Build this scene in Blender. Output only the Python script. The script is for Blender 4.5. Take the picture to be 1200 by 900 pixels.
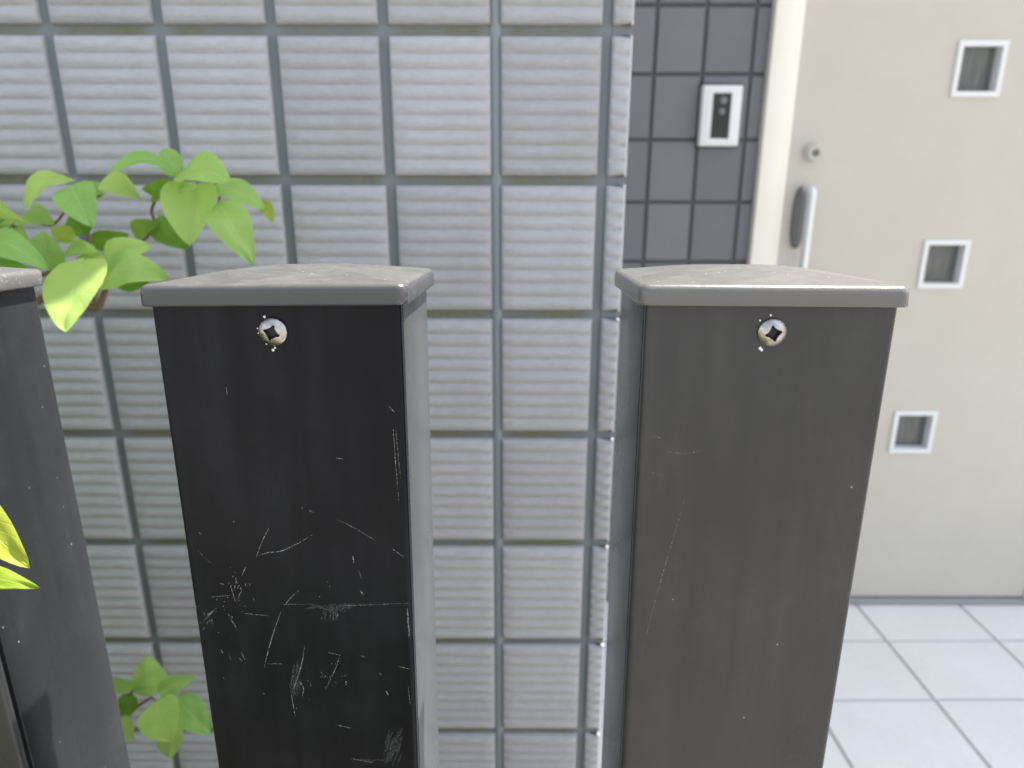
import bpy, bmesh, math, random
from mathutils import Vector, Matrix, noise

for o in list(bpy.data.objects):
    bpy.data.objects.remove(o, do_unlink=True)
S = bpy.context.scene
COL = S.collection
rad = math.radians

# ------------------------------------------------------------------ camera
PITCH, ROLL, FPX = rad(18.79), rad(.1), 900.0
FWD = Vector((0, math.cos(PITCH), -math.sin(PITCH)))
R0 = Vector((1, 0, 0)); U0 = R0.cross(FWD)
RGT = math.cos(ROLL) * R0 + math.sin(ROLL) * U0
UPV = math.cos(ROLL) * U0 - math.sin(ROLL) * R0
cd = bpy.data.cameras.new('camera'); cam = bpy.data.objects.new('camera', cd); COL.objects.link(cam)
m = Matrix.Identity(4)
for i in range(3):
    m[i][0], m[i][1], m[i][2] = RGT[i], UPV[i], -FWD[i]
cam.matrix_world = m
cd.sensor_fit = 'HORIZONTAL'; cd.sensor_width = 36; cd.lens = 27
cd.clip_start = .01; cd.clip_end = 2000
cd.dof.use_dof = True; cd.dof.focus_distance = .325; cd.dof.aperture_fstop = 12
S.camera = cam
S.render.resolution_x, S.render.resolution_y = 1024, 768

def at(u, v, Y):
    """point on the frontal plane at distance Y seen at photograph pixel u, v (1200 x 900)"""
    d = FWD + RGT * (u - 600) / FPX + UPV * (450 - v) / FPX
    return d * (Y / d.y)

# ------------------------------------------------------------------ light
SUN = Vector((.406, .251, .879)).normalized()          # towards the sun
w = bpy.data.worlds.new('World'); S.world = w; w.use_nodes = True
nt = w.node_tree; nt.nodes.clear()
sky = nt.nodes.new('ShaderNodeTexSky'); sky.sky_type = 'NISHITA'; sky.sun_disc = False
sky.sun_elevation = math.asin(SUN.z); sky.sun_rotation = math.atan2(SUN.x, SUN.y)
sky.air_density = 1.0; sky.dust_density = 2.0; sky.ozone_density = 1.0
bg = nt.nodes.new('ShaderNodeBackground'); bg.inputs['Strength'].default_value = .12
wo = nt.nodes.new('ShaderNodeOutputWorld')
hz0 = nt.nodes.new('ShaderNodeHueSaturation'); hz0.inputs['Saturation'].default_value = .40    # less blue, to keep the shade neutral
nt.links.new(sky.outputs[0], hz0.inputs['Color']); nt.links.new(hz0.outputs[0], bg.inputs[0]); nt.links.new(bg.outputs[0], wo.inputs[0])
sd = bpy.data.lights.new('sun', 'SUN'); sd.energy = 4.0; sd.angle = rad(.53); sd.color = (1, .95, .88)
so = bpy.data.objects.new('sun', sd); COL.objects.link(so)
so.rotation_euler = (-SUN).to_track_quat('-Z', 'Y').to_euler(); so.location = (4, 3, 9)
S.view_settings.view_transform = 'Standard'; S.view_settings.look = 'None'
S.view_settings.gamma = 1; S.view_settings.use_curve_mapping = False
S.view_settings.exposure = 1.68

# ------------------------------------------------------------------ helpers
def link(name, me, mat=None, parent=None):
    o = bpy.data.objects.new(name, me); COL.objects.link(o)
    if mat and me and not me.materials: me.materials.append(mat)
    if parent: o.parent = parent
    return o

def tag(o, label, cat, group=None):
    o['label'] = label; o['category'] = cat
    if group: o['group'] = group
    return o

def thing(name, label, cat, loc=(0, 0, 0), group=None):
    o = bpy.data.objects.new(name, None); COL.objects.link(o); o.location = loc
    o.empty_display_size = .05
    return tag(o, label, cat, group)

def mesh(name, bm, smooth=False, angle=None):
    bmesh.ops.recalc_face_normals(bm, faces=bm.faces)
    me = bpy.data.meshes.new(name); 
    if smooth:
        for f in bm.faces: f.smooth = True
        if angle:
            for e in bm.edges:
                if len(e.link_faces) == 2 and e.calc_face_angle(0) > rad(angle): e.smooth = False
    bm.to_mesh(me); bm.free()
    return me

def box(bm, x0, x1, y0, y1, z0, z1, bev=0, seg=1):
    vs = [bm.verts.new((x, y, z)) for x in (x0, x1) for y in (y0, y1) for z in (z0, z1)]
    fs = [bm.faces.new([vs[i] for i in q]) for q in
          ((0, 1, 3, 2), (4, 6, 7, 5), (0, 4, 5, 1), (2, 3, 7, 6), (0, 2, 6, 4), (1, 5, 7, 3))]
    if bev:
        es = list({e for f in fs for e in f.edges})
        bmesh.ops.bevel(bm, geom=es, offset=bev, segments=seg, profile=.5, affect='EDGES', clamp_overlap=True)

def boxes(name, lst, mat, parent=None, bev=0, seg=1):
    bm = bmesh.new()
    for b in lst: box(bm, *b, bev=bev, seg=seg)
    return link(name, mesh(name, bm, bev > 0, 40), mat, parent)

def loops(bm, ls, cap0=False, cap1=False):
    """bridge equal length closed loops of points"""
    rows = [[bm.verts.new(p) for p in l] for l in ls]
    n = len(rows[0])
    for a, b in zip(rows, rows[1:]):
        for i in range(n):
            j = (i + 1) % n
            bm.faces.new((a[i], a[j], b[j], b[i]))
    if cap0: bm.faces.new(rows[0])
    if cap1: bm.faces.new(list(reversed(rows[-1])))
    return rows

def rrect(x0, x1, y0, y1, r, n=4):
    pts = []
    for cx, cy, a0 in ((x1 - r, y0 + r, -90), (x1 - r, y1 - r, 0), (x0 + r, y1 - r, 90), (x0 + r, y0 + r, 180)):
        for k in range(n + 1):
            a = rad(a0 + 90 * k / n); pts.append((cx + r * math.cos(a), cy + r * math.sin(a)))
    return pts

def tube(bm, pts, r0, r1, n=7):
    pts = [Vector(p) for p in pts]; ls = []
    for i, p in enumerate(pts):
        t = (pts[min(i + 1, len(pts) - 1)] - pts[max(i - 1, 0)]).normalized()
        a = t.cross(Vector((.3, .9, .2))).normalized(); b = t.cross(a)
        r = r0 + (r1 - r0) * i / (len(pts) - 1)
        ls.append([p + (a * math.cos(2 * math.pi * k / n) + b * math.sin(2 * math.pi * k / n)) * r for k in range(n)])
    loops(bm, ls, True, True)

def spline(pts, n=5):
    P = [Vector(p) for p in pts]; P = [2 * P[0] - P[1]] + P + [2 * P[-1] - P[-2]]; out = []
    for i in range(1, len(P) - 2):
        for k in range(n):
            t = k / n; a, b, c, d = P[i - 1:i + 3]
            out.append(.5 * ((2 * b) + (c - a) * t + (2 * a - 5 * b + 4 * c - d) * t * t + (3 * b - a - 3 * c + d) * t ** 3))
    out.append(P[-2]); return out

# ------------------------------------------------------------------ materials
class Mat:
    def __init__(s, name, base=(.5, .5, .5), rough=.5, **kw):
        s.m = bpy.data.materials.new(name); s.m.use_nodes = True; s.t = s.m.node_tree
        s.b = s.t.nodes['Principled BSDF']; s.out = s.t.nodes['Material Output']
        s.b.inputs['Base Color'].default_value = (*base, 1); s.b.inputs['Roughness'].default_value = rough
        for k, v in kw.items(): s.b.inputs[k.replace('_', ' ')].default_value = v
        s.tc = s.n('ShaderNodeTexCoord')
    def n(s, t, **kw):
        o = s.t.nodes.new(t)
        for k, v in kw.items(): setattr(o, k, v)
        return o
    def l(s, a, b): s.t.links.new(a, b)
    def coord(s, scale=(1, 1, 1), what='Object', loc=(0, 0, 0)):
        mp = s.n('ShaderNodeMapping'); mp.inputs['Scale'].default_value = scale; mp.inputs['Location'].default_value = loc
        s.l(s.tc.outputs[what], mp.inputs[0]); return mp.outputs[0]
    def noise(s, scale, detail=4, rough=.55, sc=(1, 1, 1), what='Object', loc=(0, 0, 0)):
        o = s.n('ShaderNodeTexNoise'); o.inputs['Scale'].default_value = scale
        o.inputs['Detail'].default_value = detail; o.inputs['Roughness'].default_value = rough
        s.l(s.coord(sc, what, loc), o.inputs['Vector']); return o.outputs['Fac']
    def ramp(s, fac, *stops):
        r = s.n('ShaderNodeValToRGB'); e = r.color_ramp.elements
        while len(e) < len(stops): e.new(.5)
        for x, (p, c) in zip(e, stops):
            x.position = p; x.color = (*c, 1) if len(c) == 3 else c
        s.l(fac, r.inputs[0]); return r.outputs[0]
    def map(s, fac, a, b, c, d):
        o = s.n('ShaderNodeMapRange'); 
        for i, v in zip((1, 2, 3, 4), (a, b, c, d)): o.inputs[i].default_value = v
        s.l(fac, o.inputs[0]); return o.outputs[0]
    def math(s, op, a, b=None, c=None):
        o = s.n('ShaderNodeMath', operation=op)
        for i, v in enumerate((a, b, c)):
            if v is None: continue
            if isinstance(v, (int, float)): o.inputs[i].default_value = v
            else: s.l(v, o.inputs[i])
        return o.outputs[0]
    def mix(s, fac, a, b):
        o = s.n('ShaderNodeMix', data_type='RGBA')
        for i, v in zip((0, 6, 7), (fac, a, b)):
            if isinstance(v, (int, float)): o.inputs[i].default_value = v
            elif isinstance(v, tuple): o.inputs[i].default_value = (*v, 1)
            else: s.l(v, o.inputs[i])
        return o.outputs[2]
    def base(s, sock): s.l(sock, s.b.inputs['Base Color']); return s
    def roughness(s, sock): s.l(sock, s.b.inputs['Roughness']); return s
    def bump(s, h, strength=.3, dist=.001):
        o = s.n('ShaderNodeBump'); o.inputs['Strength'].default_value = strength; o.inputs['Distance'].default_value = dist
        s.l(h, o.inputs['Height']); s.l(o.outputs[0], s.b.inputs['Normal']); return s

def post_paint(name, base, dust, dust_reflect_col, rough, spec, seed):
    """dark powder coat with faint vertical wipe streaks, film of dust and painted-in reflection, pin-head specks"""
    k = Mat(name, base, rough); k.b.inputs['Specular IOR Level'].default_value = spec
    L = (seed, seed * 2.3, seed * .7)
    st = k.noise(90, 5, .6, (1, 1, .05), loc=L); cl = k.noise(16, 6, .6, (1, 1, .5), loc=L)
    bl = k.noise(45, 7, .7, (1, 1, .8), loc=L)
    f = k.math('MULTIPLY', k.map(st, .3, .7, .35, 1), k.map(cl, .35, .65, .15, 1))
    f = k.math('MULTIPLY', f, k.map(bl, .35, .62, .65, 1.15))
    c = k.mix(k.math('MULTIPLY', f, dust), base, dust_reflect_col)
    vo = k.n('ShaderNodeTexVoronoi'); vo.inputs['Scale'].default_value = 260; k.l(k.coord((1, 1, .8), loc=L), vo.inputs['Vector'])
    sep = k.n('ShaderNodeSeparateColor'); k.l(vo.outputs['Color'], sep.inputs[0])
    dist = k.math('ADD', vo.outputs['Distance'], k.math('MULTIPLY', k.noise(1300, 2), .12))
    sp = k.math('LESS_THAN', dist, k.math('MULTIPLY_ADD', k.math('POWER', sep.outputs[1], 3.0), .16, .07))
    sp = k.math('MULTIPLY', sp, k.math('MULTIPLY', k.math('GREATER_THAN', sep.outputs[0], .968), k.map(cl, .45, .6, 0, .8)))
    c = k.mix(sp, c, (.55, .55, .52))
    k.base(c)
    k.roughness(k.map(cl, .25, .8, rough * .8, min(1, rough * 1.35)))
    k.bump(k.noise(1500, 3, .6), .08, .0004)
    return k.m

M = {}
M['dark_reflect_black'] = post_paint('dark_reflect_black_paint', (.0025, .0033, .006), .26, (.042, .045, .05), .2, .15, 1.7)  # blacker base stands in for a dark reflection
M['bright_reflect_black'] = post_paint('bright_reflect_black_paint', (.027, .028, .031), .6, (.067, .067, .067), .30, .38, 6.1)  # lighter base and film stand in for brighter reflections
M['side_black'] = post_paint('side_black_paint', (.010, .0115, .0135), .32, (.062, .066, .068), .24, .26, 9.4)
for nm_, sh in (('side_black', .14), ('bright_reflect_black', .04)):
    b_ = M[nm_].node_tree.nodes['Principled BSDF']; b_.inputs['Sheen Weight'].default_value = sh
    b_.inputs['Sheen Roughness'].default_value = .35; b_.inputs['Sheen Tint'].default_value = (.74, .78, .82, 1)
M['groove'] = Mat('seam_black', (.006, .006, .006), .7).m

def cap_paint(sk):
    k = Mat('dusty_cap_paint', sk, .38)
    g = k.n('ShaderNodeNewGeometry'); sx = k.n('ShaderNodeSeparateXYZ'); k.l(k.tc.outputs['Normal'], sx.inputs[0])
    up = k.map(sx.outputs[2], .55, .97, 0, 1)                       # dust settles on what faces up
    n1 = k.noise(60, 10, .75, (1, 1.6, 1)); n2 = k.noise(300, 4, .7)
    d = k.math('MULTIPLY', up, k.map(n1, .2, .65, .5, 1))
    c = k.mix(d, sk, k.ramp(n1, (.28, (.058, .058, .055)), (.5, (.088, .088, .083)), (.72, (.125, .124, .116))))
    vo = k.n('ShaderNodeTexVoronoi'); vo.inputs['Scale'].default_value = 640; k.l(k.coord(), vo.inputs['Vector'])
    sep = k.n('ShaderNodeSeparateColor'); k.l(vo.outputs['Color'], sep.inputs[0])
    sp = k.math('MULTIPLY', k.map(vo.outputs['Distance'], .1, .28, 1, 0), k.math('GREATER_THAN', sep.outputs[0], .965))
    c = k.mix(k.math('MULTIPLY', sp, up), c, (.5, .49, .45))
    # worn bright paint along the two side edges
    pos = k.n('ShaderNodeSeparateXYZ'); k.l(k.tc.outputs['Object'], pos.inputs[0])
    ax = k.math('ABSOLUTE', pos.outputs[0])
    e = k.math('MULTIPLY', k.map(ax, .0490, .0525, 0, 1), k.map(k.noise(420, 5, .75), .54, .64, 0, 1))
    c = k.mix(k.math('MULTIPLY', e, .3), c, (.45, .45, .43))
    k.base(c); k.roughness(k.map(d, 0, 1, .24, .5)); k.bump(n2, .25, .0006)
    return k.m
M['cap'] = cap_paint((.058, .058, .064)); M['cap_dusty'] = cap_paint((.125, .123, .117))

def wall_tile(name, c0, c1, c2, bumpd, sc=1):
    k = Mat(name, c1, .75); k.b.inputs['Specular IOR Level'].default_value = .35
    big = k.noise(5, 5, .6, (1, 1, 1.5)); fine = k.noise(170 * sc, 8, .72, (.5, 1, 1))
    c = k.ramp(big, (.3, c0), (.55, c1), (.75, c2))
    c = k.mix(k.map(fine, .35, .68, 0, .42), c, tuple(x * .72 for x in c1))
    inf = k.n('ShaderNodeObjectInfo'); hs = k.n('ShaderNodeHueSaturation')
    k.l(k.map(inf.outputs['Random'], 0, 1, .9, 1.06), hs.inputs['Value']); k.l(c, hs.inputs['Color'])
    k.base(hs.outputs[0]); k.bump(fine, .8, bumpd)
    return k.m
M['tile'] = wall_tile('ridged_tile_grey', (.44, .44, .435), (.50, .504, .53), (.54, .545, .58), .0026)
M['dark_tile'] = wall_tile('smooth_tile_slate', (.185, .19, .205), (.20, .204, .22), (.215, .218, .235), .0005, 1.6)

def grout():
    k = Mat('grout_blue_grey', (.15, .17, .19), .8)
    n1 = k.noise(9, 4); n2 = k.noise(160, 4, .7)
    pos = k.n('ShaderNodeSeparateXYZ'); k.l(k.tc.outputs['Object'], pos.inputs[0])
    zz = k.math('ABSOLUTE', k.math('SUBTRACT', k.math('MODULO', k.math('ADD', pos.outputs[2], 20 * .1449 + .1449 / 2 - (.0869 + 1.46)), .1449), .1449 / 2))
    hor = k.math('MULTIPLY', k.map(zz, .003, .0065, 1, 0), k.map(n1, .38, .62, .15, .8))
    xx = k.math('ABSOLUTE', k.math('SUBTRACT', k.math('MODULO', k.math('ADD', pos.outputs[0], 40 * .1115 + .1115 / 2 + .0171), .1115), .1115 / 2))
    hor = k.math('MULTIPLY', hor, k.map(xx, .008, .02, 0, 1))
    c = k.mix(hor, k.ramp(n1, (.3, (.18, .20, .215)), (.7, (.22, .24, .255))), k.ramp(n2, (.3, (.11, .115, .04)), (.7, (.2, .2, .09))))
    k.base(c); k.bump(n2, .3, .0008); return k.m
M['grout'] = grout()
M['grout_plain'] = Mat('grout_corner', (.19, .205, .22), .8).m
M['sealant'] = Mat('joint_sealant', (.235, .27, .29), .45).m
M['dark_grout'] = Mat('grout_dark', (.085, .09, .1), .7).m

def soft(name, c0, c1, rough, sc=30, bump=.1, spec=.5, dist=.0005):
    k = Mat(name, c0, rough); n = k.noise(sc, 6, .6); k.base(k.ramp(n, (.3, c0), (.7, c1)))
    k.bump(k.noise(sc * 25, 3), bump, dist); k.b.inputs['Specular IOR Level'].default_value = spec
    return k.m
M['door'] = soft('door_champagne', (.54, .51, .445), (.57, .54, .475), .42, 8, .15)
M['frame'] = soft('door_frame_cream', (.87, .835, .72), (.88, .85, .76), .4, 6, .05)
M['rubber'] = Mat('door_sill_grey', (.31, .31, .31), .5).m
M['white_plastic'] = soft('white_trim', (.76, .77, .77), (.8, .8, .8), .38, 20, .04)
M['ivory'] = soft('ivory_lock', (.52, .51, .44), (.56, .55, .48), .35, 60, .05)
M['lock_dark'] = Mat('keyway_dark', (.16, .155, .12), .4, Metallic=.6).m
M['steel'] = Mat('brushed_handle_metal', (.72, .74, .77), .36, Metallic=.6).m
M['steel_dark'] = Mat('handle_plate_metal', (.15, .155, .16), .42, Metallic=.5).m
def pane():
    k = Mat('frosted_pane', (.11, .115, .115), .1); inf = k.n('ShaderNodeObjectInfo')
    nz = k.n('ShaderNodeTexNoise', noise_dimensions='4D'); nz.inputs['Scale'].default_value = 5; nz.inputs['Detail'].default_value = 2
    k.l(k.coord((2.2, 1, .3), 'Generated'), nz.inputs['Vector']); k.l(k.map(inf.outputs['Random'], 0, 1, 0, 40), nz.inputs['W'])
    k.base(k.ramp(nz.outputs['Fac'], (.35, (.10, .108, .11)), (.52, (.13, .134, .13)), (.68, (.165, .16, .148)))); return k.m
M['pane'] = pane()
M['camera_window'] = Mat('intercom_black_window', (.025, .027, .03), .1).m
M['lens'] = Mat('intercom_lens', (.16, .17, .18), .15).m
def floor_tile():
    k = Mat('porch_tile_pale', (.5, .54, .57), .5); n = k.noise(7, 6, .6); f = k.noise(60, 5, .6)
    c = k.ramp(n, (.3, (.79, .80, .80)), (.7, (.84, .848, .85))); c = k.mix(k.map(f, .35, .7, 0, .14), c, (.58, .59, .58))
    k.base(c); k.bump(k.noise(400, 4), .25, .0006); return k.m
M['floor_tile'] = floor_tile()
M['floor_grout'] = soft('porch_grout', (.43, .435, .44), (.48, .485, .49), .85, 50, .3)
def ground():
    k = Mat('forecourt_concrete', (.27, .255, .23), .85); n = k.noise(1.5, 6, .6); f = k.noise(90, 4, .7)
    c = k.ramp(n, (.3, (.245, .23, .205)), (.7, (.31, .29, .255))); k.base(k.mix(k.map(f, .3, .7, 0, .4), c, (.19, .18, .165)))
    k.bump(f, .6, .003); return k.m
M['ground'] = ground()
M['soil'] = soft('planting_soil', (.075, .08, .036), (.12, .115, .06), .95, 14, .8, .2, .004)
M['screw'] = Mat('screw_steel', (.5, .5, .53), .3, Metallic=.9).m
def screw_mat():
    k = Mat('screw_steel_weathered', (.45, .45, .48), .25, Metallic=1); n = k.noise(420, 5, .65)
    k.base(k.ramp(n, (.36, (.52, .52, .57)), (.56, (.38, .36, .32)), (.72, (.62, .60, .55))))
    k.roughness(k.map(n, .3, .7, .16, .4)); k.bump(n, .5, .0005); return k.m
M['screw'] = screw_mat()
M['recess'] = Mat('screw_recess_dark', (.02, .019, .022), .6, Metallic=.3).m
M['bead'] = Mat('dried_paint_bead', (.75, .75, .72), .2).m
def scratch(name, col, lo, hi, sc):
    k = Mat(name, col, .6); n = k.noise(sc, 4, .7)
    k.l(k.map(n, lo, hi, 0, 1), k.b.inputs['Alpha']); return k.m
M['scratch'] = scratch('scratch_bare', (.34, .34, .335), .42, .6, 1100)
M['scuff'] = scratch('scuff_haze', (.11, .11, .115), .46, .72, 1500)

def leaf_mat(name, c_lo, c_hi, vein, tr):
    k = Mat(name, c_lo, .5); k.b.inputs['Specular IOR Level'].default_value = .4
    uv = k.n('ShaderNodeSeparateXYZ'); k.l(k.tc.outputs['UV'], uv.inputs[0])
    u, v = uv.outputs[0], uv.outputs[1]                            # u along the blade, v -1..1 mapped to 0..1
    av = k.math('ABSOLUTE', k.math('SUBTRACT', v, .5))
    mid = k.map(av, .008, .03, 1, 0)
    ph = k.math('FRACT', k.math('MULTIPLY', k.math('SUBTRACT', u, k.math('MULTIPLY', av, .55)), 7.0))
    side = k.map(k.math('ABSOLUTE', k.math('SUBTRACT', ph, .5)), .03, .1, .45, 0)
    veins = k.math('MAXIMUM', mid, side)
    n = k.noise(70, 5, .6); inf = k.n('ShaderNodeObjectInfo')
    c = k.mix(k.math('MULTIPLY', k.map(n, .3, .7, 0, .6), 1), c_lo, c_hi)
    hs = k.n('ShaderNodeHueSaturation'); k.l(c, hs.inputs['Color'])
    k.l(k.map(inf.outputs['Random'], 0, 1, .47, .51), hs.inputs['Hue']); k.l(k.map(inf.outputs['Random'], 0, 1, 1.1, .85), hs.inputs['Value'])
    edge = k.map(av, .46, .5, 0, .35)
    c = k.mix(k.math('MULTIPLY', k.math('MAXIMUM', veins, edge), .5), hs.outputs[0], vein)
    k.base(c); k.bump(k.math('SUBTRACT', k.math('MULTIPLY', n, .5), veins), .35, .0006)
    t = k.n('ShaderNodeBsdfTranslucent'); mx = k.n('ShaderNodeMixShader'); mx.inputs[0].default_value = tr
    tc = k.mix(.5, c, (.45, .7, .1)); k.l(tc, t.inputs[0])
    k.l(k.b.outputs[0], mx.inputs[1]); k.l(t.outputs[0], mx.inputs[2]); k.l(mx.outputs[0], k.out.inputs[0])
    return k.m
M['leaf'] = leaf_mat('leaf_green', (.36, .62, .15), (.44, .70, .21), (.52, .72, .3), .48)
M['leaf_deep'] = leaf_mat('leaf_deep_green', (.12, .30, .02), (.17, .37, .035), (.28, .45, .08), .38)
M['leaf_lime'] = leaf_mat('leaf_lime', (.28, .40, .03), (.36, .46, .05), (.5, .58, .16), .45)
M['bark'] = soft('twig_bark', (.17, .12, .08), (.25, .17, .12), .8, 90, .5, .3, .001)

# ------------------------------------------------------------------ setting
GZ, PZ = -1.46, -1.317
WALL_Y, DARK_Y = .84, 1.9115
CX = .122                                                         # corner of the ridged wall
g = boxes('ground', [(-150, 150, -150, 150, GZ - .5, GZ)], M['ground']); g['kind'] = 'structure'
g = boxes('planting_bed', [(-5.5, CX - .01, -1.5, .828, GZ - .1, GZ + .035)], M['soil'], bev=.012, seg=2); g['kind'] = 'structure'  # unseen bed, extended forward to cut ground bounce on the wall

# porch floor with pale tiles (the bond runs a few degrees off the door)
pf = boxes('porch_floor', [(CX + .002, 3.1, .9, DARK_Y + .005, GZ, PZ - .004)], M['floor_grout'], bev=.004); pf['kind'] = 'structure'
SKX, SKY = -math.tan(rad(3.5)), math.tan(rad(.55))
def fpt(x, y):                                                    # pattern coords -> floor point
    return (x + SKX * (y - 1.9), y + SKY * (x - 1.0))
ft = 0
bxs = [.998 + .2985 * k for k in range(-4, 8)]
bys = [1.955, 1.7335, 1.5115, 1.2895, 1.0675, .9]
for i in range(len(bxs) - 1):
    for j in range(len(bys) - 1):
        x0, x1, y1, y0 = bxs[i] + .0042, bxs[i + 1] - .0042, bys[j] - .004, bys[j + 1] + .004
        q = [fpt(x0, y0), fpt(x1, y0), fpt(x1, y1), fpt(x0, y1)]
        lo, hi = CX + .004, 3.09
        q = [(min(max(a, lo), hi), min(max(b, .904), DARK_Y - .002)) for a, b in q]
        if q[1][0] - q[0][0] < .01 or q[2][1] - q[1][1] < .01: continue
        bm = bmesh.new()
        loops(bm, [[(a, b, PZ - .01) for a, b in q], [(a, b, PZ - .0012) for a, b in q],
                   [(a + (.0012 if k in (0, 3) else -.0012), b + (.0012 if k < 2 else -.0012), PZ) for k, (a, b) in enumerate(q)]], False, True)
        link('tile', mesh('porch_tile', bm), M['floor_tile'], pf)

# ------------------------------------------------------------------ ridged tile wall
PX, PZZ = .1115, .1449
X0, Z0 = -.0171, .0869                                            # one vertical joint, one horizontal joint
rnd = random.Random(3)
RP = [(0, .0006), (.10, .0017), (.27, .0028), (.44, .0032), (.68, .0026), (.90, .0012)]     # one ridge from its lower lip up
def tile_mesh(wd, ht, seed, ridges=9, nx=6, corner=False):
    bm = bmesh.new(); rr = random.Random(seed)
    prof = [(0, .0015), (.0012, .0052)]
    p = (ht - .004) / ridges
    for k in range(ridges):
        for t, d in RP: prof.append((.002 + (k + t) * p, .0054 + d))
    prof += [(ht - .0016, .0056), (ht, .0015)]
    xs = [0, .0012, .0035] + [wd * k / nx for k in range(1, nx)] + [wd - .0035, wd - .0012, wd]
    ph = rr.random() * 50
    rows = []
    for z, d in prof:
        row = []
        for i, x in enumerate(xs):
            dd = d + .0005 * noise.noise(Vector((x * 45 + ph, z * 160, seed))) if 1 < i < len(xs) - 2 else (min(d, .0062) if 0 < i < len(xs) - 1 else min(d, .0022))
            row.append(bm.verts.new((x, -dd, z + .0003 * noise.noise(Vector((x * 30, z * 90, ph))))))
        rows.append(row)
    for a, b in zip(rows, rows[1:]):
        for i in range(len(xs) - 1): bm.faces.new((a[i], a[i + 1], b[i + 1], b[i]))
    per = [rows[0][i] for i in range(len(xs))] + [r[-1] for r in rows[1:]] + [rows[-1][i] for i in range(len(xs) - 2, -1, -1)] + [r[0] for r in rows[-2:0:-1]]
    back = [bm.verts.new((v.co.x, .001, v.co.z)) for v in per]
    n = len(per)
    for i in range(n): bm.faces.new((per[i], back[i], back[(i + 1) % n], per[(i + 1) % n]))
    return mesh('ridged_tile', bm, True, 55)

wall = thing('tiled_wall', 'house wall of pale grey ridged tiles behind the fence posts', 'wall', (0, WALL_Y, GZ))
WT = 2.8
boxes('backing', [(-3.0, CX - .0125, 0, 1.2, 0, WT - GZ)], M['grout'], wall)
boxes('corner_strip', [(.0996, CX - .0029, -.0011, .07, .002, WT - GZ - .002)], M['grout_plain'], wall, bev=.0004)
TW, TH, GV, GH = PX - .0100, PZZ - .0098, .0100, .0098
vars_ = [tile_mesh(TW, TH, s) for s in range(5)]
for t in vars_: t.materials.append(M['tile'])
r_lo, r_hi = -10, 8                                               # tile rows (row r sits above joint r)
field = []
for r in range(-10, 19):
    z = Z0 + r * PZZ + GH / 2 - GZ
    for c in range(-26, 1):
        x = X0 + c * PX + GV / 2
        if r <= 3 and c >= -13 and r >= -10:
            o = link('tile', rnd.choice(vars_), None, wall); o.location = (x, 0, z)
        else: field.append((x, z))
sx = None
bm = bmesh.new()
simple = tile_mesh(TW, TH, 0, nx=2)
for x, z in field:
    nv = len(bm.verts); bm.from_mesh(simple); bm.verts.ensure_lookup_table()
    for v in bm.verts[nv:]: v.co += Vector((x, 0, z))
fo = link('outer_tiles', mesh('outer_tiles', bm, True, 55), M['tile'], wall); fo['kind'] = 'stuff'
# corner tiles: wrap round the edge into the porch
def corner_mesh():
    bm = bmesh.new(); ht = TH
    xa = X0 + PX + GV / 2; R = .0020; prof = [(0, .0015), (.0012, .0052)]; p = (ht - .004) / 9
    for k in range(9):
        for t, d in RP: prof.append((.002 + (k + t) * p, .0054 + d))
    prof += [(ht - .0016, .0056), (ht, .0015)]
    rows = []
    for z, d in prof:
        ex = CX - .0024; dc = .0070
        row = [(xa, -min(d, .0022), z), (xa + .0014, -min(d, .0062), z), (xa + .0035, -d, z), (ex - .0033, -d, z)]
        for k in range(5):
            a = rad(90 * k / 4); row.append((ex - R + R * math.sin(a), -dc + R - R * math.cos(a), z))
        row += [(ex, .03, z), (ex, .0575, z), (ex - .004, .0589, z), (CX - .013, .0589, z)]
        rows.append([bm.verts.new(q) for q in row])
    for a, b in zip(rows, rows[1:]):
        for i in range(len(a) - 1): bm.faces.new((a[i], a[i + 1], b[i + 1], b[i]))
    for row, s in ((rows[0], 1), (rows[-1], -1)):
        bk = [bm.verts.new((xa, .001, row[0].co.z)), bm.verts.new((CX - .013, .001, row[0].co.z))]
        bm.faces.new([row[i] for i in (0, 1, 2, 3, 4, 5)] + [bk[1], bk[0]])
        bm.faces.new([bk[1]] + row[5:])
    return mesh('corner_tile', bm, True, 55)
cm = corner_mesh(); cm.materials.append(M['tile'])
for r in range(-10, 19):
    o = link('corner_tile', cm, None, wall); o.location = (0, 0, Z0 + r * PZZ + GH / 2 - GZ)
# return side tiles inside the porch
bm = bmesh.new()
for r in range(-10, 19):
    z = Z0 + r * PZZ + GH / 2 - GZ
    for c in range(9):
        nv = len(bm.verts); bm.from_mesh(simple); bm.verts.ensure_lookup_table()
        for v in bm.verts[nv:]: v.co = Vector((CX - .0125 - v.co.y, .0689 + c * PX + v.co.x, z + v.co.z))
fo = link('porch_side_tiles', mesh('porch_side_tiles', bm, True, 55), M['tile'], wall); fo['kind'] = 'stuff'
bm = bmesh.new()
loops(bm, [[(X0 - .0062, .0005, z), (X0 - .0040, -.0030, z), (X0, -.0038, z), (X0 + .0040, -.0030, z), (X0 + .0062, .0005, z)] for z in (.01, 1.5, WT - GZ)], True, True)
link('sealant_joint', mesh('sealant_joint', bm, True, 50), M['sealant'], wall)

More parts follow.
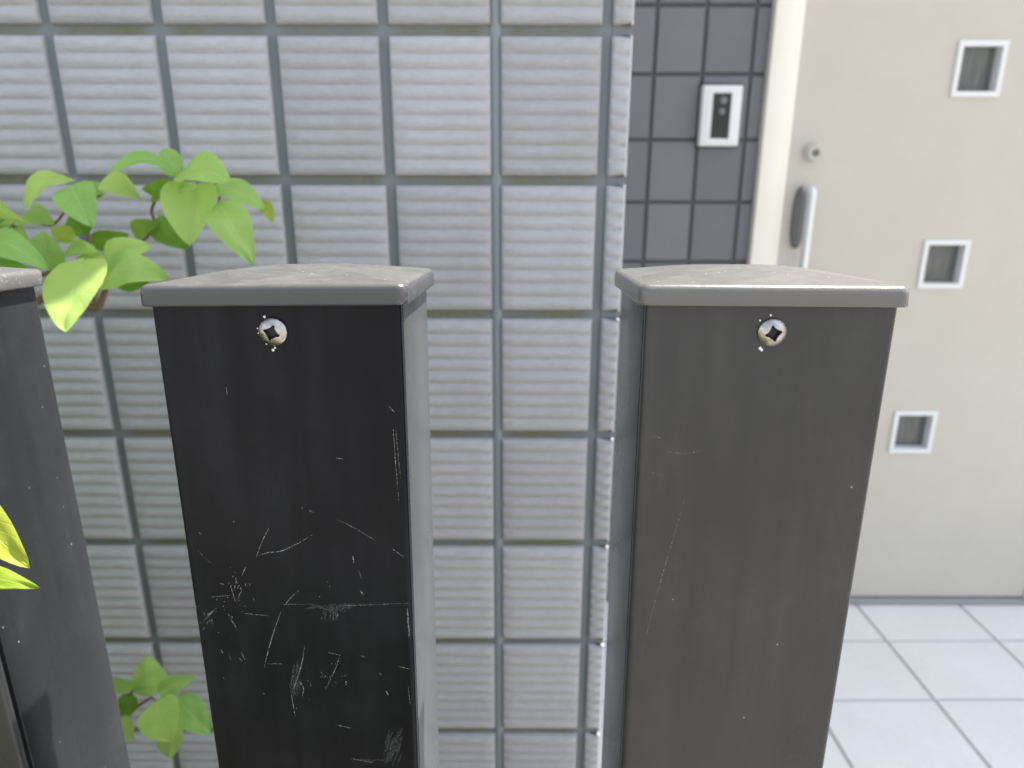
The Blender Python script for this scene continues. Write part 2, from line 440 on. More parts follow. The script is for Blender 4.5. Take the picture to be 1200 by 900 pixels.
# ------------------------------------------------------------------ dark porch wall
dw = thing('porch_wall', 'recessed porch wall of flat dark slate grey tiles around the front door', 'wall', (0, DARK_Y, GZ))
FX0, FX1, DTOP = .586, 1.555, .93
HT = 2.7 - GZ
boxes('backing', [(CX - .012, FX0 + .01, .006, 1.2, 0, HT), (FX1 - .01, 3.3, .006, 1.2, 0, HT), (FX0 + .01, FX1 - .01, .006, 1.2, DTOP - .01 - GZ, HT),
                  (FX0 + .01, FX1 - .01, .3, 1.2, 0, DTOP - .01 - GZ)], M['dark_grout'], dw)
DPX, DPZ, DX0, DZ0, DG = .1122, .1447, .3266, .2514, .0085
def flat_tile(w_, h_):
    bm = bmesh.new(); b = .0014
    loops(bm, [[(0, .007, 0), (w_, .007, 0), (w_, .007, h_), (0, .007, h_)], [(0, b, 0), (w_, b, 0), (w_, b, h_), (0, b, h_)],
               [(b, 0, b), (w_ - b, 0, b), (w_ - b, 0, h_ - b), (b, 0, h_ - b)]], False, True)
    return mesh('flat_tile', bm)
cache = {}
rest = []
for r in range(-11, 17):
    z0 = DZ0 + r * DPZ + DG / 2; z1 = z0 + DPZ - DG; z0 = max(z0, PZ + .002)
    if z1 - z0 < .02: continue
    for c in range(-2, 25):
        x0 = DX0 + c * DPX + DG / 2; x1 = x0 + DPX - DG
        x0 = max(x0, CX + .001)
        if z0 < DTOP and x0 < FX1 and x1 > FX0:
            if x0 < FX0: x1 = min(x1, FX0 - .001)
            elif x1 > FX1: x0 = FX1 + .001
            else: continue
        if x1 - x0 < .012: continue
        if -1.32 < z0 < .8 and x1 < FX0 + .01:
            key = (round(x1 - x0, 4), round(z1 - z0, 4))
            if key not in cache: cache[key] = flat_tile(*key); cache[key].materials.append(M['dark_tile'])
            o = link('tile', cache[key], None, dw); o.location = (x0, 0, z0 - GZ)
        else: rest.append((x0, x1, z0 - GZ, z1 - GZ))
bm = bmesh.new()
for x0, x1, z0, z1 in rest:
    nv = len(bm.verts); tmp = flat_tile(x1 - x0, z1 - z0); bm.from_mesh(tmp); bpy.data.meshes.remove(tmp); bm.verts.ensure_lookup_table()
    for v in bm.verts[nv:]: v.co += Vector((x0, 0, z0))
fo = link('outer_tiles', mesh('outer_dark_tiles', bm), M['dark_tile'], dw); fo['kind'] = 'stuff'

# ------------------------------------------------------------------ front door
door = thing('front_door', 'champagne grey front door with a column of three small square windows', 'door', (1.07, 1.9, PZ))
def D(*b): return (b[0] - 1.07, b[1] - 1.07, b[2] - 1.9, b[3] - 1.9, b[4] - PZ, b[5] - PZ)
DX_L, DX_R = .659, 1.478
fr = boxes('door_frame', [D(FX0, .636, 1.886, 1.99, PZ + .001, DTOP), D(1.504, FX1, 1.886, 1.99, PZ + .001, DTOP),
                          D(.6365, 1.5035, 1.886, 1.99, DTOP - .05, DTOP - .001)], M['frame'], door, bev=.003, seg=2)
boxes('door_stop', [D(.6365, DX_L - .003, 1.897, 1.985, PZ + .002, DTOP - .051), D(DX_R + .003, 1.5035, 1.897, 1.985, PZ + .002, DTOP - .051)], M['frame'], door, bev=.003, seg=2)
boxes('sill', [D(.637, 1.503, 1.893, 1.985, PZ + .0005, PZ + .018)], M['rubber'], door, bev=.002)
WXc, WHW, WHH = 1.0722, .0455, .0490                              # openings
WZ = [.1187, -.3318, -.7818]
xs = [DX_L, WXc - WHW, WXc + WHW, DX_R]
zs = [PZ + .022] + sorted(z + s * WHH for z in WZ for s in (-1, 1)) + [DTOP - .053]
bm = bmesh.new(); G = {}
YF = 1.9065
for i, x in enumerate(xs):
    for j, z in enumerate(zs): G[i, j] = bm.verts.new((x - 1.07, YF - 1.9, z - PZ))
for i in range(3):
    for j in range(len(zs) - 1):
        if i == 1 and j in (1, 3, 5): continue
        bm.faces.new((G[i, j], G[i + 1, j], G[i + 1, j + 1], G[i, j + 1]))
ed = [e for e in bm.edges if len(e.link_faces) == 1]
ex = bmesh.ops.extrude_edge_only(bm, edges=ed)
for v in ex['geom']:
    if isinstance(v, bmesh.types.BMVert): v.co.y += .04
panel = link('door_leaf', mesh('door_leaf', bm), M['door'], door)
# very shallow vertical scores pressed into the sheet, far finer than a pixel, live in the bump of the paint
boxes('back_board', [D(DX_L, DX_R, 1.947, 1.96, PZ + .022, DTOP - .053)], M['rubber'], door)
for z in WZ:
    bm = bmesh.new(); o_ = rrect(-.0568, .0568, -.0605, .0605, .0025, 2); i_ = rrect(-.0445, .0445, -.048, .048, .0015, 2)
    f = lambda pts, y: [(WXc - 1.07 + a, y - 1.9, z - PZ + b) for a, b in pts]
    s_ = lambda pts, k: [(a * (1 - k / .057), b * (1 - k / .06)) for a, b in pts]
    loops(bm, [f(o_, YF + .001), f(o_, YF - .005), f(s_(o_, .0015), YF - .0065), f(s_(i_, -.0015), YF - .0065), f(i_, YF - .005), f(i_, YF + .026)])
    w1 = link('window', mesh('window_trim', bm, True, 35), M['white_plastic'], door)
    bm = bmesh.new(); box(bm, WXc - 1.07 - .0455, WXc - 1.07 + .0455, YF + .022 - 1.9, YF + .03 - 1.9, z - PZ - .049, z - PZ + .049)
    link('pane', mesh('pane', bm), M['pane'], w1)
# lock cylinder
def lathe(prof, n=28):
    """prof: (radius, -y) pairs around the Y axis, facing -Y"""
    bm = bmesh.new(); loops(bm, [[(r * math.cos(2 * math.pi * k / n), -d, r * math.sin(2 * math.pi * k / n)) for k in range(n)] for r, d in prof], False, True)
    return bm
lk = link('lock_cylinder', mesh('lock_cylinder', lathe([(.0215, 0), (.0215, .010), (.0185, .0125), (.0178, .022), (.0165, .0245), (.0095, .0245), (.0088, .023), (.001, .023)]), True, 35), M['ivory'], door)
lk.location = (.7125 - 1.07, YF - 1.9, -.066 - PZ)
bm = bmesh.new(); box(bm, -.0012, .0012, -.0252, -.02, -.0045, .0045); link('keyway', mesh('keyway', bm), M['lock_dark'], lk)
bm = lathe([(.0082, .0231), (.0078, .0243), (.001, .0243)], 20); link('cylinder_core', mesh('cylinder_core', bm, True, 35), M['lock_dark'], lk)
# long handle with its back plate
hx, hz = .6975 - 1.07, -.219 - PZ
bm = bmesh.new()
ls = []
for k, y in ((1, 0), (1, -.006), (.86, -.011), (.5, -.012)):
    ls.append([(hx + .0165 * k * math.copysign(abs(math.cos(a)) ** .8, math.cos(a)), YF - 1.9 + y, hz + (.074 - (1 - k) * .02) * math.copysign(abs(math.sin(a)) ** .8, math.sin(a))) for a in [2 * math.pi * i / 28 for i in range(28)]])
loops(bm, ls, False, True)
hd = link('handle_plate', mesh('handle_plate', bm, True, 40), M['steel_dark'], door)
bm = bmesh.new()
zt, zb = -.148 - PZ, -.56 - PZ; yb = YF - 1.9 - .052
path = spline([(hx + .004, YF - 1.9 - .008, zt - .006), (hx + .004, yb + .022, zt + .001), (hx + .004, yb + .004, zt - .004), (hx + .004, yb, zt - .03), (hx + .004, yb, zt - .2), (hx + .004, yb, zb + .03), (hx + .004, yb + .004, zb + .004), (hx + .004, yb + .022, zb - .001), (hx + .004, YF - 1.9, zb + .006)], 6)
tube(bm, [p + Vector((.004, 0, 0)) for p in path], .0108, .0108, 14)
link('handle_bar', mesh('handle_bar', bm, True, 60), M['steel'], door)

# ------------------------------------------------------------------ intercom
ic = thing('intercom', 'white door intercom with a tall black camera window on the dark tiles', 'intercom', (.4835, DARK_Y, .0155))
bm = bmesh.new(); A = rrect(-.0465, .0465, -.0675, .0675, .004, 3); B = rrect(-.0212, .0212, -.050, .050, .0015, 3)
f = lambda pts, y: [(a, y, b) for a, b in pts]
s_ = lambda pts, k: [(a * (1 - k / .0465), b * (1 - k / .0675)) for a, b in pts]
loops(bm, [f(A, 0), f(A, -.020), f(s_(A, .002), -.0245), f(s_(A, .004), -.0255), f(s_(B, -.003), -.0255), f(B, -.0235), f(B, -.015)])
link('housing', mesh('intercom_housing', bm, True, 30), M['white_plastic'], ic)
bm = bmesh.new(); box(bm, -.0216, .0216, -.0205, -.012, -.0505, .0505, .0006)
cw = link('camera_window', mesh('intercom_window', bm), M['camera_window'], ic)
for (x, z, r) in ((.004, .034, .0085), (.002, .010, .0075)):
    bm = lathe([(r, .0204), (r, .0222), (r * .8, .0232), (r * .3, .0238), (.0003, .024)], 20)
    o = link('lens', mesh('intercom_lens', bm, True, 40), M['lens'], cw); o.location = (x, 0, z)
boxes('mounting_plate', [(-.050, .050, -.0045, .0005, -.071, .071)], M['camera_window'], ic, bev=.001)

# ------------------------------------------------------------------ fence posts
PY, PTOP = .30, -.0635 - GZ
PW, PD = .0502, .0845                                             # half width, depth
def slope(y): return -.112 * y
def post(label, xc, yaw, lean, cap_roll, front, screw_rot, screw_dx, seed):
    t = thing('fence_post', label, 'fence post', (xc - math.tan(lean) * PTOP, PY, GZ), 'black aluminium fence posts')
    t.rotation_euler = (0, lean, yaw)
    # front cover: a shallow channel with rounded edges
    bm = bmesh.new(); r = .0022
    sec = [(-PW, .0040), (-PW, r)] + [(-PW + r - r * math.cos(rad(a)), r - r * math.sin(rad(a))) for a in (25, 50, 70)] + [(-PW + r, 0), (-PW + r + .0012, 0)]
    sec = sec + [(-x, y) for x, y in reversed(sec)] + [(PW - .0015, .0040), (-PW + .0015, .0040)]
    loops(bm, [[(x, y, 0) for x, y in sec], [(x, y, PTOP + slope(y)) for x, y in sec]], True, True)
    link('front_cover', mesh('front_cover', bm, True, 35), front, t)
    bm = bmesh.new(); sec = [(-PW + .0026, .0039), (PW - .0026, .0039), (PW - .0026, .0085), (-PW + .0026, .0085)]
    loops(bm, [[(x, y, 0) for x, y in sec], [(x, y, PTOP - .002 + slope(y)) for x, y in sec]], True, True)
    link('seam', mesh('seam', bm), M['groove'], t)
    bm = bmesh.new(); sec = rrect(-PW + .0004, PW - .0004, .0080, PD, .0012, 3)
    loops(bm, [[(x, y, 0) for x, y in sec], [(x, y, PTOP + slope(y)) for x, y in sec]], True, True)
    link('body', mesh('post_body', bm, True, 35), M['side_black'], t)
    # pressed cap
    bm = bmesh.new(); RB = .0027; cx, cy0, cy1 = .0536, -.0036, PD + .0042; ym = (cy0 + cy1) / 2
    def ring(ins, z, rr): return [(x, y - ym, z) for x, y in rrect(-cx + ins, cx - ins, cy0 + ins, cy1 - ins, max(rr - ins, .0008), 5)]
    ls = [ring(.0026, .005, .0045), ring(.0013, .0002, .0045), ring(.0008, -.0002, .0045), ring(.0003, 0, .0045), ring(.0, .0006, .0045), ring(0, .0056, .0045)]
    for a in (22, 45, 68, 90): ls.append(ring(RB * (1 - math.cos(rad(a))), .0056 + RB * math.sin(rad(a)), .0045))
    base = ring(RB, .0083, .0045); N = 16
    for k in range(1, N):
        s = 1 - k / N; h = .0050 * math.sin(math.pi / 2 * (1 - s)) ** 1.1
        ls.append([(x * s, y * s, z + h + .00018 * noise.noise(Vector((x * s * 60, y * s * 60, seed)))) for x, y, z in base])
    loops(bm, ls, False, True)
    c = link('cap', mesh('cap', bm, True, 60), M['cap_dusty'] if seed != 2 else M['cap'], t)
    c.location = (0, ym, -.0688 - GZ + slope(ym)); c.rotation_euler = (math.atan(slope(1)), cap_roll, 0)
    # pan head screw: a dome with a driven-in cross recess
    bm = bmesh.new(); R, H, n, q = .00575, .0024, 72, 30; rows = []; cr = screw_rot
    def hz_(x, y):
        rr = math.hypot(x, y) / R; h = H * (1 - rr ** 2.6) + .0011
        a, b = x * math.cos(cr) + y * math.sin(cr), -x * math.sin(cr) + y * math.cos(cr)
        m_ = (abs(a) / R) ** .62 + (abs(b) / R) ** .62 - .72 ** .62
        far = max(abs(a), abs(b)) / R
        k = max(0, min(1, .5 - m_ * 9)) * max(0, min(1, (.58 - far) * 22))
        return h - .0021 * k, k
    top = bm.verts.new((0, -hz_(0, 0)[0], 0)); prev = None; dark = []
    ringsv = []
    for i in range(1, q + 1):
        rr = R * (i / q) ** .85; row = []
        for j in range(n):
            a = 2 * math.pi * j / n; x, y = rr * math.cos(a), rr * math.sin(a); row.append(bm.verts.new((x, -hz_(x, y)[0], y)))
        ringsv.append(row)
    ringsv.append([bm.verts.new((v.co.x * 1.004, .0005, v.co.z * 1.004)) for v in ringsv[-1]])
    for j in range(n): bm.faces.new((top, ringsv[0][j], ringsv[0][(j + 1) % n]))
    for A_, B_ in zip(ringsv, ringsv[1:]):
        for j in range(n): bm.faces.new((A_[j], B_[j], B_[(j + 1) % n], A_[(j + 1) % n]))
    for fc in bm.faces:
        cc = fc.calc_center_median()
        if cc.y < 0 and hz_(cc.x, cc.z)[1] > .45: fc.material_index = 1
    me = mesh('screw', bm, True, 50); me.materials.append(M['screw']); me.materials.append(M['recess'])
    s = link('screw', me, None, t); s.location = (screw_dx, 0, -.0797 - GZ)
    return t, s

# fence carried on unseen to the left, posts added to shade the wall
for i, nth in enumerate(('first', 'second', 'third', 'fourth'), 1):
    o, _ = post('plain black fence post added for shade outside the picture, %s beyond its left edge' % nth, -.2928 - .1983 * i, rad(-1.1), 0, 0, M['bright_reflect_black'], .2 * i, 0, 1)
    o['group'] = 'unseen fence posts added for shade left of the picture'
def beads(s, lst):
    bm = bmesh.new()
    for x, z, r in lst:
        bmesh.ops.create_icosphere(bm, subdivisions=2, radius=r, matrix=Matrix.Translation((x, -.0003, z)) @ Matrix.Diagonal((1, .7, 1.1, 1)))
    link('paint_bead', mesh('paint_bead', bm, True), M['bead'], s)

pl, sl = post('black fence post cut off by the left edge of the photo, sunlit side showing', -.2928, rad(-1.1), 0, 0, M['bright_reflect_black'], .2, 0, 1)
pm, sm_ = post('glossy black fence post with white scratches, in front of the ridged wall', -.0945, rad(-1.1), rad(.45), rad(-1.2), M['dark_reflect_black'], rad(-20), -.0015, 2)
pr, sr = post('black fence post toned paler for bright reflections, hardly a scratch, in front of the door', .1038, rad(-1.1), rad(-.3), rad(.4), M['bright_reflect_black'], rad(14), .0008, 3)
beads(sm_, [(-.0030, .0060, .00055), (-.0063, .0012, .0003), (-.0060, -.0008, .0004), (-.0032, -.0052, .0004), (-.0008, -.0078, .0006), (.0001, -.0068, .0004)])
beads(sr, [(-.0012, .0070, .00048), (-.0052, .0048, .00042), (-.0040, -.0068, .0007), (-.0033, -.0075, .0006)])

def ribbons(name, parent, mat, lines, y=-.00008):
    """thin marks on the front face; each line: pixel points of the photograph, width in mm"""
    bm = bmesh.new(); inv = parent_inv(parent)
    for pts, wd in lines:
        P = [inv @ at(u, v, PY) for u, v in pts]; P = [Vector((p.x, y, p.z)) for p in P]
        Q = spline(P, 6) if len(P) > 2 else [P[0].lerp(P[1], k / 6) for k in range(7)]
        n = len(Q); L = []; Rr = []
        for i, q in enumerate(Q):
            t = (Q[min(i + 1, n - 1)] - Q[max(i - 1, 0)]).normalized(); sd_ = Vector((t.z, 0, -t.x))
            h = wd * .00036 * (.25 + .75 * math.sin(math.pi * (i + .3) / (n - .4))) * (.7 + .5 * rnd.random())
            j = sd_ * rnd.uniform(-.3, .3) * wd * .0005
            L.append(bm.verts.new(q + sd_ * h + j)); Rr.append(bm.verts.new(q - sd_ * h + j))
        for i in range(n - 1): bm.faces.new((L[i], L[i + 1], Rr[i + 1], Rr[i]))
    o = link(name, mesh(name, bm), mat, parent); o['kind'] = 'stuff'
    return o
def parent_inv(o):
    from mathutils import Euler
    return (Matrix.Translation(o.location) @ o.rotation_euler.to_matrix().to_4x4()).inverted()
def C6(*p): return [(200 + x / 2.647, 560 + y / 2.647) for x, y in p]
sc = [(C6((308, 150), (285, 195), (265, 246)), .42), (C6((268, 244), (300, 232), (345, 226), (395, 202), (442, 174)), .5),
      (C6((428, 98), (447, 108)), .5), (C6((520, 128), (570, 152), (638, 192)), .28), (C6((685, 213), (722, 240)), .4),
      (C6((398, 348), (372, 372), (353, 396)), .4), (C6((342, 414), (322, 470), (302, 540), (290, 588)), .42),
      (C6((416, 518), (408, 570), (392, 625), (374, 672)), .45), (C6((375, 672), (380, 705), (386, 738)), .5), (C6((398, 628), (412, 650), (408, 680)), .45),
      (C6((526, 543), (512, 590), (482, 652)), .4), (C6((490, 540), (528, 548)), .4), (C6((228, 422), (312, 428)), .3),
      (C6((350, 392), (424, 390)), .22), (C6((535, 394), (640, 389), (738, 384)), .24), (C6((120, 372), (188, 366)), .28),
      (C6((178, 424), (192, 450), (208, 474)), .55), (C6((96, 452), (140, 406)), .35), (C6((104, 456), (128, 440)), .4), (C6((112, 430), (132, 412)), .4),
      (C6((186, 340), (200, 385)), .45), (C6((202, 322), (196, 350)), .45), (C6((222, 345), (206, 380)), .4), (C6((232, 278), (220, 304)), .5), (C6((150, 328), (166, 333)), .4),
      (C6((216, 538), (230, 566)), .45), (C6((212, 560), (222, 572)), .4), (C6((155, 534), (162, 552)), .35), (C6((178, 545), (186, 568)), .35),
      (C6((668, 655), (678, 672)), .5), (C6((566, 240), (569, 262)), .7), (C6((584, 284), (594, 310)), .55), (C6((588, 345), (600, 362)), .5), (C6((545, 628), (546, 640)), .7),
      (C6((300, 577), (348, 577)), .25), (C6((515, 764), (558, 773)), .5), (C6((646, 602), (656, 606)), .5), (C6((286, 668), (292, 674)), .5), (C6((88, 172), (94, 180)), .55),
      (C6((80, 226), (125, 268)), .22), (C6((560, 868), (630, 880)), .4), (C6((255, 372), (260, 384)), .5), (C6((592, 548), (602, 552)), .5), (C6((162, 622), (166, 628)), .5),
      (C6((708, 580), (742, 588)), .6), (C6((738, 640), (744, 700)), .3),
      ([(461, 497), (464, 540), (468, 588)], .35), ([(464, 500), (470, 560)], .3), ([(478, 711), (480, 745)], .9), ([(212, 462), (212.6, 463)], .9), ([(228, 498), (228.4, 499)], .8),
      ([(264.8, 452), (266, 464)], .25), ([(394, 536), (402, 537)], .4), ([(456, 475), (463, 482)], .35)]
rs = random.Random(8)
for k in range(95):
    cx_, cy_ = rs.choice([(192, 380), (205, 350), (398, 650), (120, 440), (500, 620), (500, 400)]); x, y = cx_ + rs.gauss(0, 22), cy_ + rs.gauss(0, 34)
    a = rs.gauss(-1.2, .45); L_ = rs.uniform(2, 11); sc.append((C6((x, y), (x + math.cos(a) * L_, y + math.sin(a) * L_)), rs.uniform(.12, .36)))
ribbons('scratches', pm, M['scratch'], sc)
hz = []
for k in range(34):
    x = rs.uniform(664, 708); y = rs.uniform(770, 850); hz.append((C6((x + 12, y), (x + 4, y + 22), (x - 6, y + 48)), rs.uniform(.5, 1.4)))
for k in range(16):
    x = rs.uniform(440, 560); hz.append((C6((x - 30, 398 + rs.gauss(0, 5)), (x + 30, 400 + rs.gauss(0, 8))), rs.uniform(.6, 1.6)))
for k in range(12):
    x = rs.uniform(480, 520); hz.append((C6((x, 395), (x + rs.gauss(0, 10), 440)), rs.uniform(.5, 1.2)))
for k in range(14):
    x = rs.uniform(380, 412); hz.append((C6((x, rs.uniform(540, 640)), (x - 12, rs.uniform(650, 690))), rs.uniform(.5, 1.2)))
for k in range(10):
    hz.append((C6((560 + 12 * k, 872 + rs.gauss(0, 3)), (590 + 12 * k, 872 + rs.gauss(0, 3))), rs.uniform(.6, 1.2)))
ribbons('scuffs', pm, M['scuff'], hz, -.00005)
C3 = lambda *p: [(700 + x / 3, 290 + y / 3) for x, y in p]
C7 = lambda *p: [(680 + x / 2.3077, 560 + y / 2.3077) for x, y in p]
ribbons('scratches', pr, M['scratch'], [(C7((285, 52), (245, 190), (205, 330), (160, 505)), .2), (C3((250, 720), (310, 726), (372, 714)), .25), (C3((196, 666), (228, 673)), .22), (C3((192, 793), (228, 806)), .3)])

# ------------------------------------------------------------------ shrubs
def leaf_mesh(B, T, wd, nrm, droop=.15, fold=.25, curl=0.0, heart=.0, point=.14):
    """blade from base B to tip T; nrm = side that shows; droop bends the tip back, fold closes it along the midrib"""
    B, T = Vector(B), Vector(T); ax = (T - B); L = ax.length; ax.normalize()
    n = Vector(nrm); n = (n - ax * n.dot(ax)).normalized(); sd_ = ax.cross(n)
    bm = bmesh.new(); uvl = bm.loops.layers.uv.new('UVMap'); NU, NV = 14, 8; rows = []; W = wd / 2
    sd0 = rs.random() * 30
    for i in range(NU + 1):
        u = i / NU
        prof = (max(0, math.sin(math.pi * min(1, u ** (.70 - .14 * heart))))) ** .60 * (1 - .18 * u ** 4)
        prof *= 1 - point * u ** 1.5
        if i == NU: prof = 0
        if i == 0: prof = .03
        row = []
        for j in range(NV + 1):
            v = (j / NV - .5) * 2; wv = v * prof * W
            z = droop * L * (math.sin(math.pi * min(1, u * .85 + .08)) - .25 * 0) * 1.0
            z += -fold * abs(wv) * -1.0 if fold < 0 else fold * abs(wv)
            z += curl * L * u ** 2
            z += .045 * L * noise.noise(Vector((u * 4 + sd0, v * 1.6, sd0))) + .006 * L * math.sin(u * 40) * abs(v) ** 1.5
            x = u * L - heart * .14 * L * abs(v) * max(0, 1 - u * 4)
            row.append((bm.verts.new(B + ax * x + sd_ * wv + n * z), (u, j / NV)))
        rows.append(row)
    for a, b in zip(rows, rows[1:]):
        for j in range(NV):
            q = (a[j], a[j + 1], b[j + 1], b[j])
            f = bm.faces.new([v[0] for v in q]); f.smooth = True
            for lp, vv in zip(f.loops, q): lp[uvl].uv = vv[1]
    me = bpy.data.meshes.new('leaf'); bm.to_mesh(me); bm.free()
    return me

shrub = thing('leafy_shrub', 'bright green broad leaved shrub growing between the ridged wall and the fence', 'shrub', (-.62, .68, GZ + .02))
OFF = Vector((-.62, .68, GZ + .02))
def leaf(b, t, wd, Yb, Yt, nrm=(.1, -.7, .7), mat='leaf', parent=None, off=None, **kw):
    B, T = at(b[0], b[1], Yb), at(t[0], t[1], Yt); wm = 1.16 * wd / FPX * (B.dot(FWD) + T.dot(FWD)) / 2
    off = OFF if off is None else off
    return link('leaf', leaf_mesh(B - off, T - off, wm, nrm, **kw), M[mat], parent or shrub)
UPN, CAMN = (.1, -.35, .95), (.05, -.95, .3)
# right hand spray
leaf((208, 212), (129, 205), 44, .69, .65, (-.1, -.5, .85), droop=.3, fold=.1)
leaf((214, 204), (190, 176), 26, .70, .72, (-.3, -.8, .5), droop=.1, fold=.3)
leaf((217, 205), (273, 218), 46, .69, .66, (.2, -.75, .66), droop=.22, fold=.15)
leaf((230, 224), (223, 289), 56, .69, .66, (.05, -.95, .3), droop=.05, fold=.6, heart=1)
leaf((252, 219), (311, 247), 34, .70, .70, (.4, -.55, .75), 'leaf', droop=.14, fold=.15)
leaf((304, 236), (320, 262), 16, .71, .70, (.6, -.7, .2), 'leaf_lime', droop=.1, fold=.3)
leaf((257, 240), (297, 312), 42, .68, .64, (.25, -.85, .5), droop=.16, fold=.12)
leaf((206, 222), (166, 222), 22, .70, .68, (-.1, -.9, .1), 'leaf_deep', droop=.05, fold=.3)
leaf((196, 222), (222, 220), 16, .70, .68, (.2, -.6, .7), droop=.12, fold=.2)
leaf((197, 223), (178, 238), 14, .70, .69, (-.1, -.9, .4), 'leaf_lime', droop=.1, fold=.4)
leaf((162, 232), (113, 224), 44, .69, .66, (.0, -.75, .66), droop=.24, fold=.15)
leaf((120, 231), (106, 212), 20, .70, .70, (-.2, -.8, .5), droop=.1, fold=.2)
leaf((176, 258), (163, 282), 30, .71, .69, (-.1, -.9, .1), 'leaf_deep', droop=.08, fold=.25)
leaf((180, 259), (222, 292), 26, .71, .69, (.1, -.9, .1), 'leaf_deep', droop=.1, fold=.2)
# middle
leaf((126, 322), (182, 289), 42, .64, .62, (-.2, -.8, .6), droop=.2, fold=.15)
leaf((128, 328), (204, 328), 46, .63, .60, (.1, -.8, .6), droop=.24, fold=.1)
leaf((134, 332), (176, 330), 18, .65, .64, (.1, -.9, -.2), 'leaf_deep', droop=.05, fold=.1)
leaf((99, 309), (76, 389), 68, .585, .535, (-.05, -1, .25), droop=.05, fold=.10, heart=.6)
leaf((108, 320), (104, 296), 30, .62, .64, (.2, -.8, .5), droop=.1, fold=.2)
leaf((76, 303), (118, 298), 26, .64, .63, (.0, -.55, .8), droop=.24, fold=.1)
leaf((62, 316), (50, 270), 40, .62, .62, (.0, -.85, .5), droop=.1, fold=.2)
leaf((70, 284), (84, 266), 24, .62, .63, (.2, -.8, .3), 'leaf_lime', droop=.1, fold=.35)
leaf((98, 276), (86, 248), 26, .67, .67, (.2, -.9, -.1), 'leaf_deep', droop=.08, fold=.3)
leaf((84, 218), (110, 267), 42, .64, .62, (.15, -.8, .5), droop=.16, fold=.2)
leaf((92, 216), (32, 252), 44, .66, .63, (-.1, -.5, .85), droop=.34, fold=.15)
leaf((108, 284), (152, 274), 22, .68, .68, (.1, -.9, -.1), 'leaf_deep', droop=.1, fold=.2)
leaf((64, 262), (16, 266), 26, .65, .63, (.0, -.6, .8), droop=.2, fold=.15)
leaf((56, 246), (40, 262), 26, .66, .66, (.0, -.9, .3), droop=.1, fold=.15)
# left
leaf((26, 258), (-14, 222), 46, .63, .60, (-.1, -.8, .5), droop=.12, fold=.12)
leaf((-26, 268), (12, 256), 24, .66, .64, (.1, -.8, .4), 'leaf_deep', droop=.1, fold=.2)
leaf((-12, 262), (38, 292), 38, .66, .64, (.1, -.7, .6), 'leaf', droop=.18, fold=.1)
leaf((-30, 290), (62, 322), 40, .60, .565, (.05, -.5, .85), droop=.2, fold=.1)
leaf((-34, 312), (40, 318), 30, .63, .60, (.05, -.8, .4), 'leaf_deep', droop=.14, fold=.1)
leaf((-8, 286), (18, 268), 24, .65, .64, (.1, -.8, .5), droop=.1, fold=.2)
# lower sprig
leaf((176, 816), (173, 768), 38, .64, .66, (.0, -.8, .6), droop=.1, fold=-.25)
leaf((187, 812), (230, 792), 20, .64, .64, (.1, -.7, .7), droop=.12, fold=.2)
leaf((183, 822), (203, 869), 46, .63, .60, (.1, -.85, .55), droop=.12, fold=.12)
leaf((207, 816), (247, 860), 32, .64, .63, (.2, -.75, .6), droop=.12, fold=.1)
leaf((196, 846), (200, 889), 30, .65, .64, (.1, -.9, .2), 'leaf', droop=.06, fold=-.2)
leaf((160, 806), (134, 792), 32, .65, .63, (-.1, -.85, .5), droop=.1, fold=.15)
leaf((155, 812), (146, 842), 22, .66, .65, (-.1, -.9, .1), 'leaf_deep', droop=.05, fold=.2)
leaf((144, 838), (156, 868), 20, .65, .64, (-.1, -.85, .4), droop=.08, fold=.2)
def twig(pts, r0, r1, name='branch'):
    bm = bmesh.new(); tube(bm, spline([Vector(p) - OFF for p in pts], 6), r0, r1)
    return link(name, mesh(name, bm, True), M['bark'], shrub)
root = OFF
fork = at(-60, 420, .66)
twig([root, root + Vector((.02, .0, .35)), root + Vector((-.01, .02, .8)), fork], .011, .006, 'stem')
k1 = at(113, 362, .655)
twig([fork, at(0, 380, .66), at(60, 346, .66), at(92, 352, .66), k1, at(121, 347, .65), at(127, 324, .638)], .0045, .0022)
twig([k1, at(106, 300, .68), at(103, 262, .69), at(106, 235, .69), at(118, 229, .69)], .0022, .0012)
twig([at(104, 282, .69), at(150, 292, .71), at(180, 268, .715), at(178, 245, .71), at(190, 225, .70), at(214, 206, .695)], .0018, .0011)
twig([at(190, 225, .70), at(222, 225, .70), at(255, 222, .695), at(256, 240, .685)], .0012, .0009)
twig([fork, at(-10, 330, .66), at(50, 322, .645), at(72, 308, .635), at(64, 284, .63)], .003, .0012)
twig([at(50, 322, .645), at(84, 318, .625), at(100, 313, .60)], .0014, .001)
twig([at(-10, 330, .66), at(-5, 290, .65), at(26, 258, .64), at(64, 262, .65), at(90, 217, .65)], .002, .001)
low = root + Vector((.02, .0, .35))
twig([low, at(60, 880, .69), at(140, 838, .67), at(160, 828, .655), at(178, 817, .64)], .0035, .0012)
twig([at(178, 817, .64), at(188, 828, .65), at(194, 842, .65)], .001, .0008)
twig([at(140, 838, .67), at(152, 815, .66), at(158, 806, .652)], .0014, .0008)
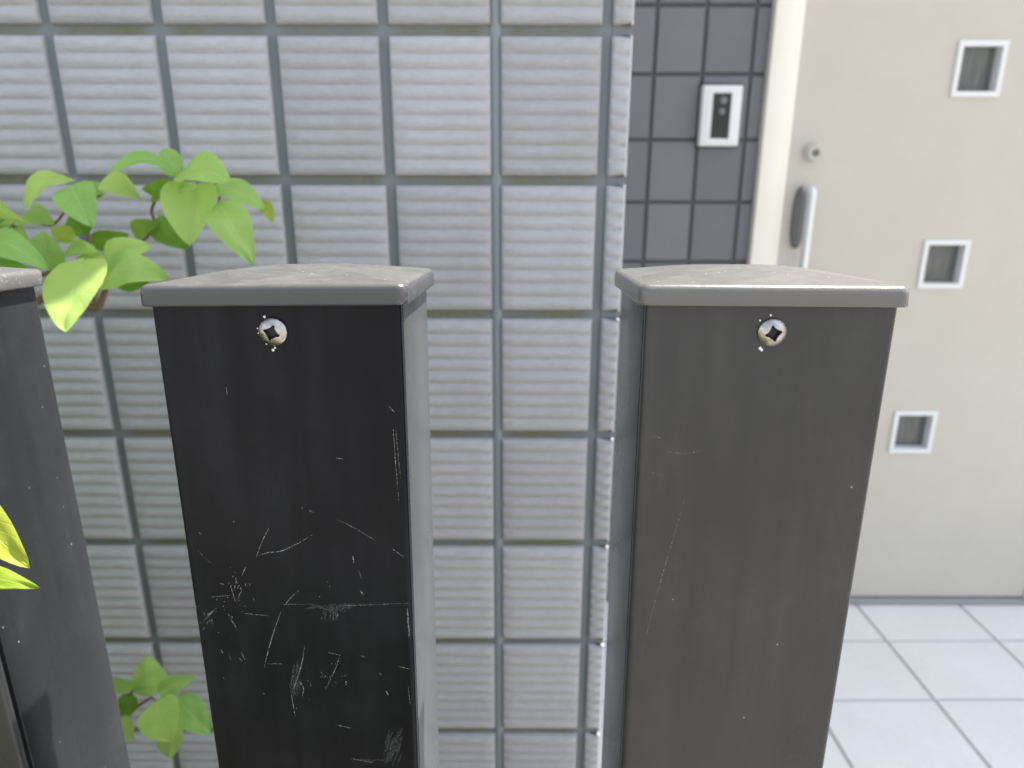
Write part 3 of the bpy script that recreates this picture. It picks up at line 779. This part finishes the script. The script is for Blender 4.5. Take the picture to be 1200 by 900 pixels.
# unseen foliage behind the end post, made dense to shade the wall
for k in range(225):
    v = rs.uniform(190, 1150); u = rs.uniform(-430, -62 + max(0, (v - 360) * .19)); Y = rs.uniform(.47, .8); a = rs.uniform(1.2, 5.1)
    L_ = rs.uniform(48, 76)
    leaf((u, v), (u + math.cos(a) * L_, v + abs(math.sin(a)) * L_ * .7), rs.uniform(36, 56), Y, Y - rs.uniform(0, .04), (rs.uniform(-.3, .3), -.7, .6), rs.choice(['leaf', 'leaf', 'leaf_deep']), droop=.16, fold=.15)
twig([fork, at(-150, 330, .66), at(-220, 210, .66)], .004, .0012)
twig([low, at(-120, 720, .67), at(-180, 560, .66)], .004, .0015)

# bush before the end post: two sunlit leaves show, unseen rest added for shade
P2 = Vector((-.36, .19, GZ))
pl2 = thing('partly_added_bush', 'lime bush at the left edge, two sunlit leaf tips showing, rest added for shade', 'bush', P2)
kw = dict(parent=pl2, off=P2, mat='leaf_lime')
leaf((-62, 572), (35, 666), 48, .262, .256, (.3, -.75, .6), droop=.04, fold=.14, point=.3, **kw)
leaf((-60, 674), (48, 690), 34, .262, .256, (.15, -.5, .85), droop=.08, fold=.1, point=.4, **kw)
leaf((-60, 700), (-120, 780), 60, .25, .24, (-.2, -.7, .6), droop=.1, fold=.1, **kw)
leaf((-70, 640), (-150, 600), 60, .26, .25, (-.2, -.6, .7), droop=.1, fold=.1, **kw)
for k in range(170):  # unseen leaves added to block light from the lower left wall
    b = Vector((rs.uniform(-1.15, -.31), rs.uniform(-.02, .27), rs.uniform(-1.3, -.13)))
    a = rs.uniform(2.0, 5.4); t = b + Vector((min(.25 * math.cos(a), -.02), rs.uniform(-.4, .1), math.sin(a) * .6)).normalized() * rs.uniform(.05, .08)
    link('leaf', leaf_mesh(b - P2, t - P2, rs.uniform(.04, .06), (rs.uniform(-.3, .3), -.6, .8), droop=.14, fold=.12), M[rs.choice(['leaf', 'leaf_lime', 'leaf_deep'])], pl2)
for x, z in ((-.55, -.3), (-.8, -.5), (-.42, -.7)):
    bm = bmesh.new(); tube(bm, spline([Vector((0, 0, 0)), Vector(((x + .36) * .4, -.03, .35)), Vector((x, .12, z)) - P2], 6), .005, .0015)
    link('branch', mesh('bush_branch', bm, True), M['bark'], pl2)
bm = bmesh.new()
tube(bm, spline([Vector((0, 0, 0)), Vector((.03, .02, .5)), Vector((.0, .03, .95)), at(-70, 700, .25) - P2, at(-60, 664, .262) - P2, at(-62, 582, .262) - P2], 6), .004, .0009)
link('stem', mesh('stem', bm, True), M['bark'], pl2)
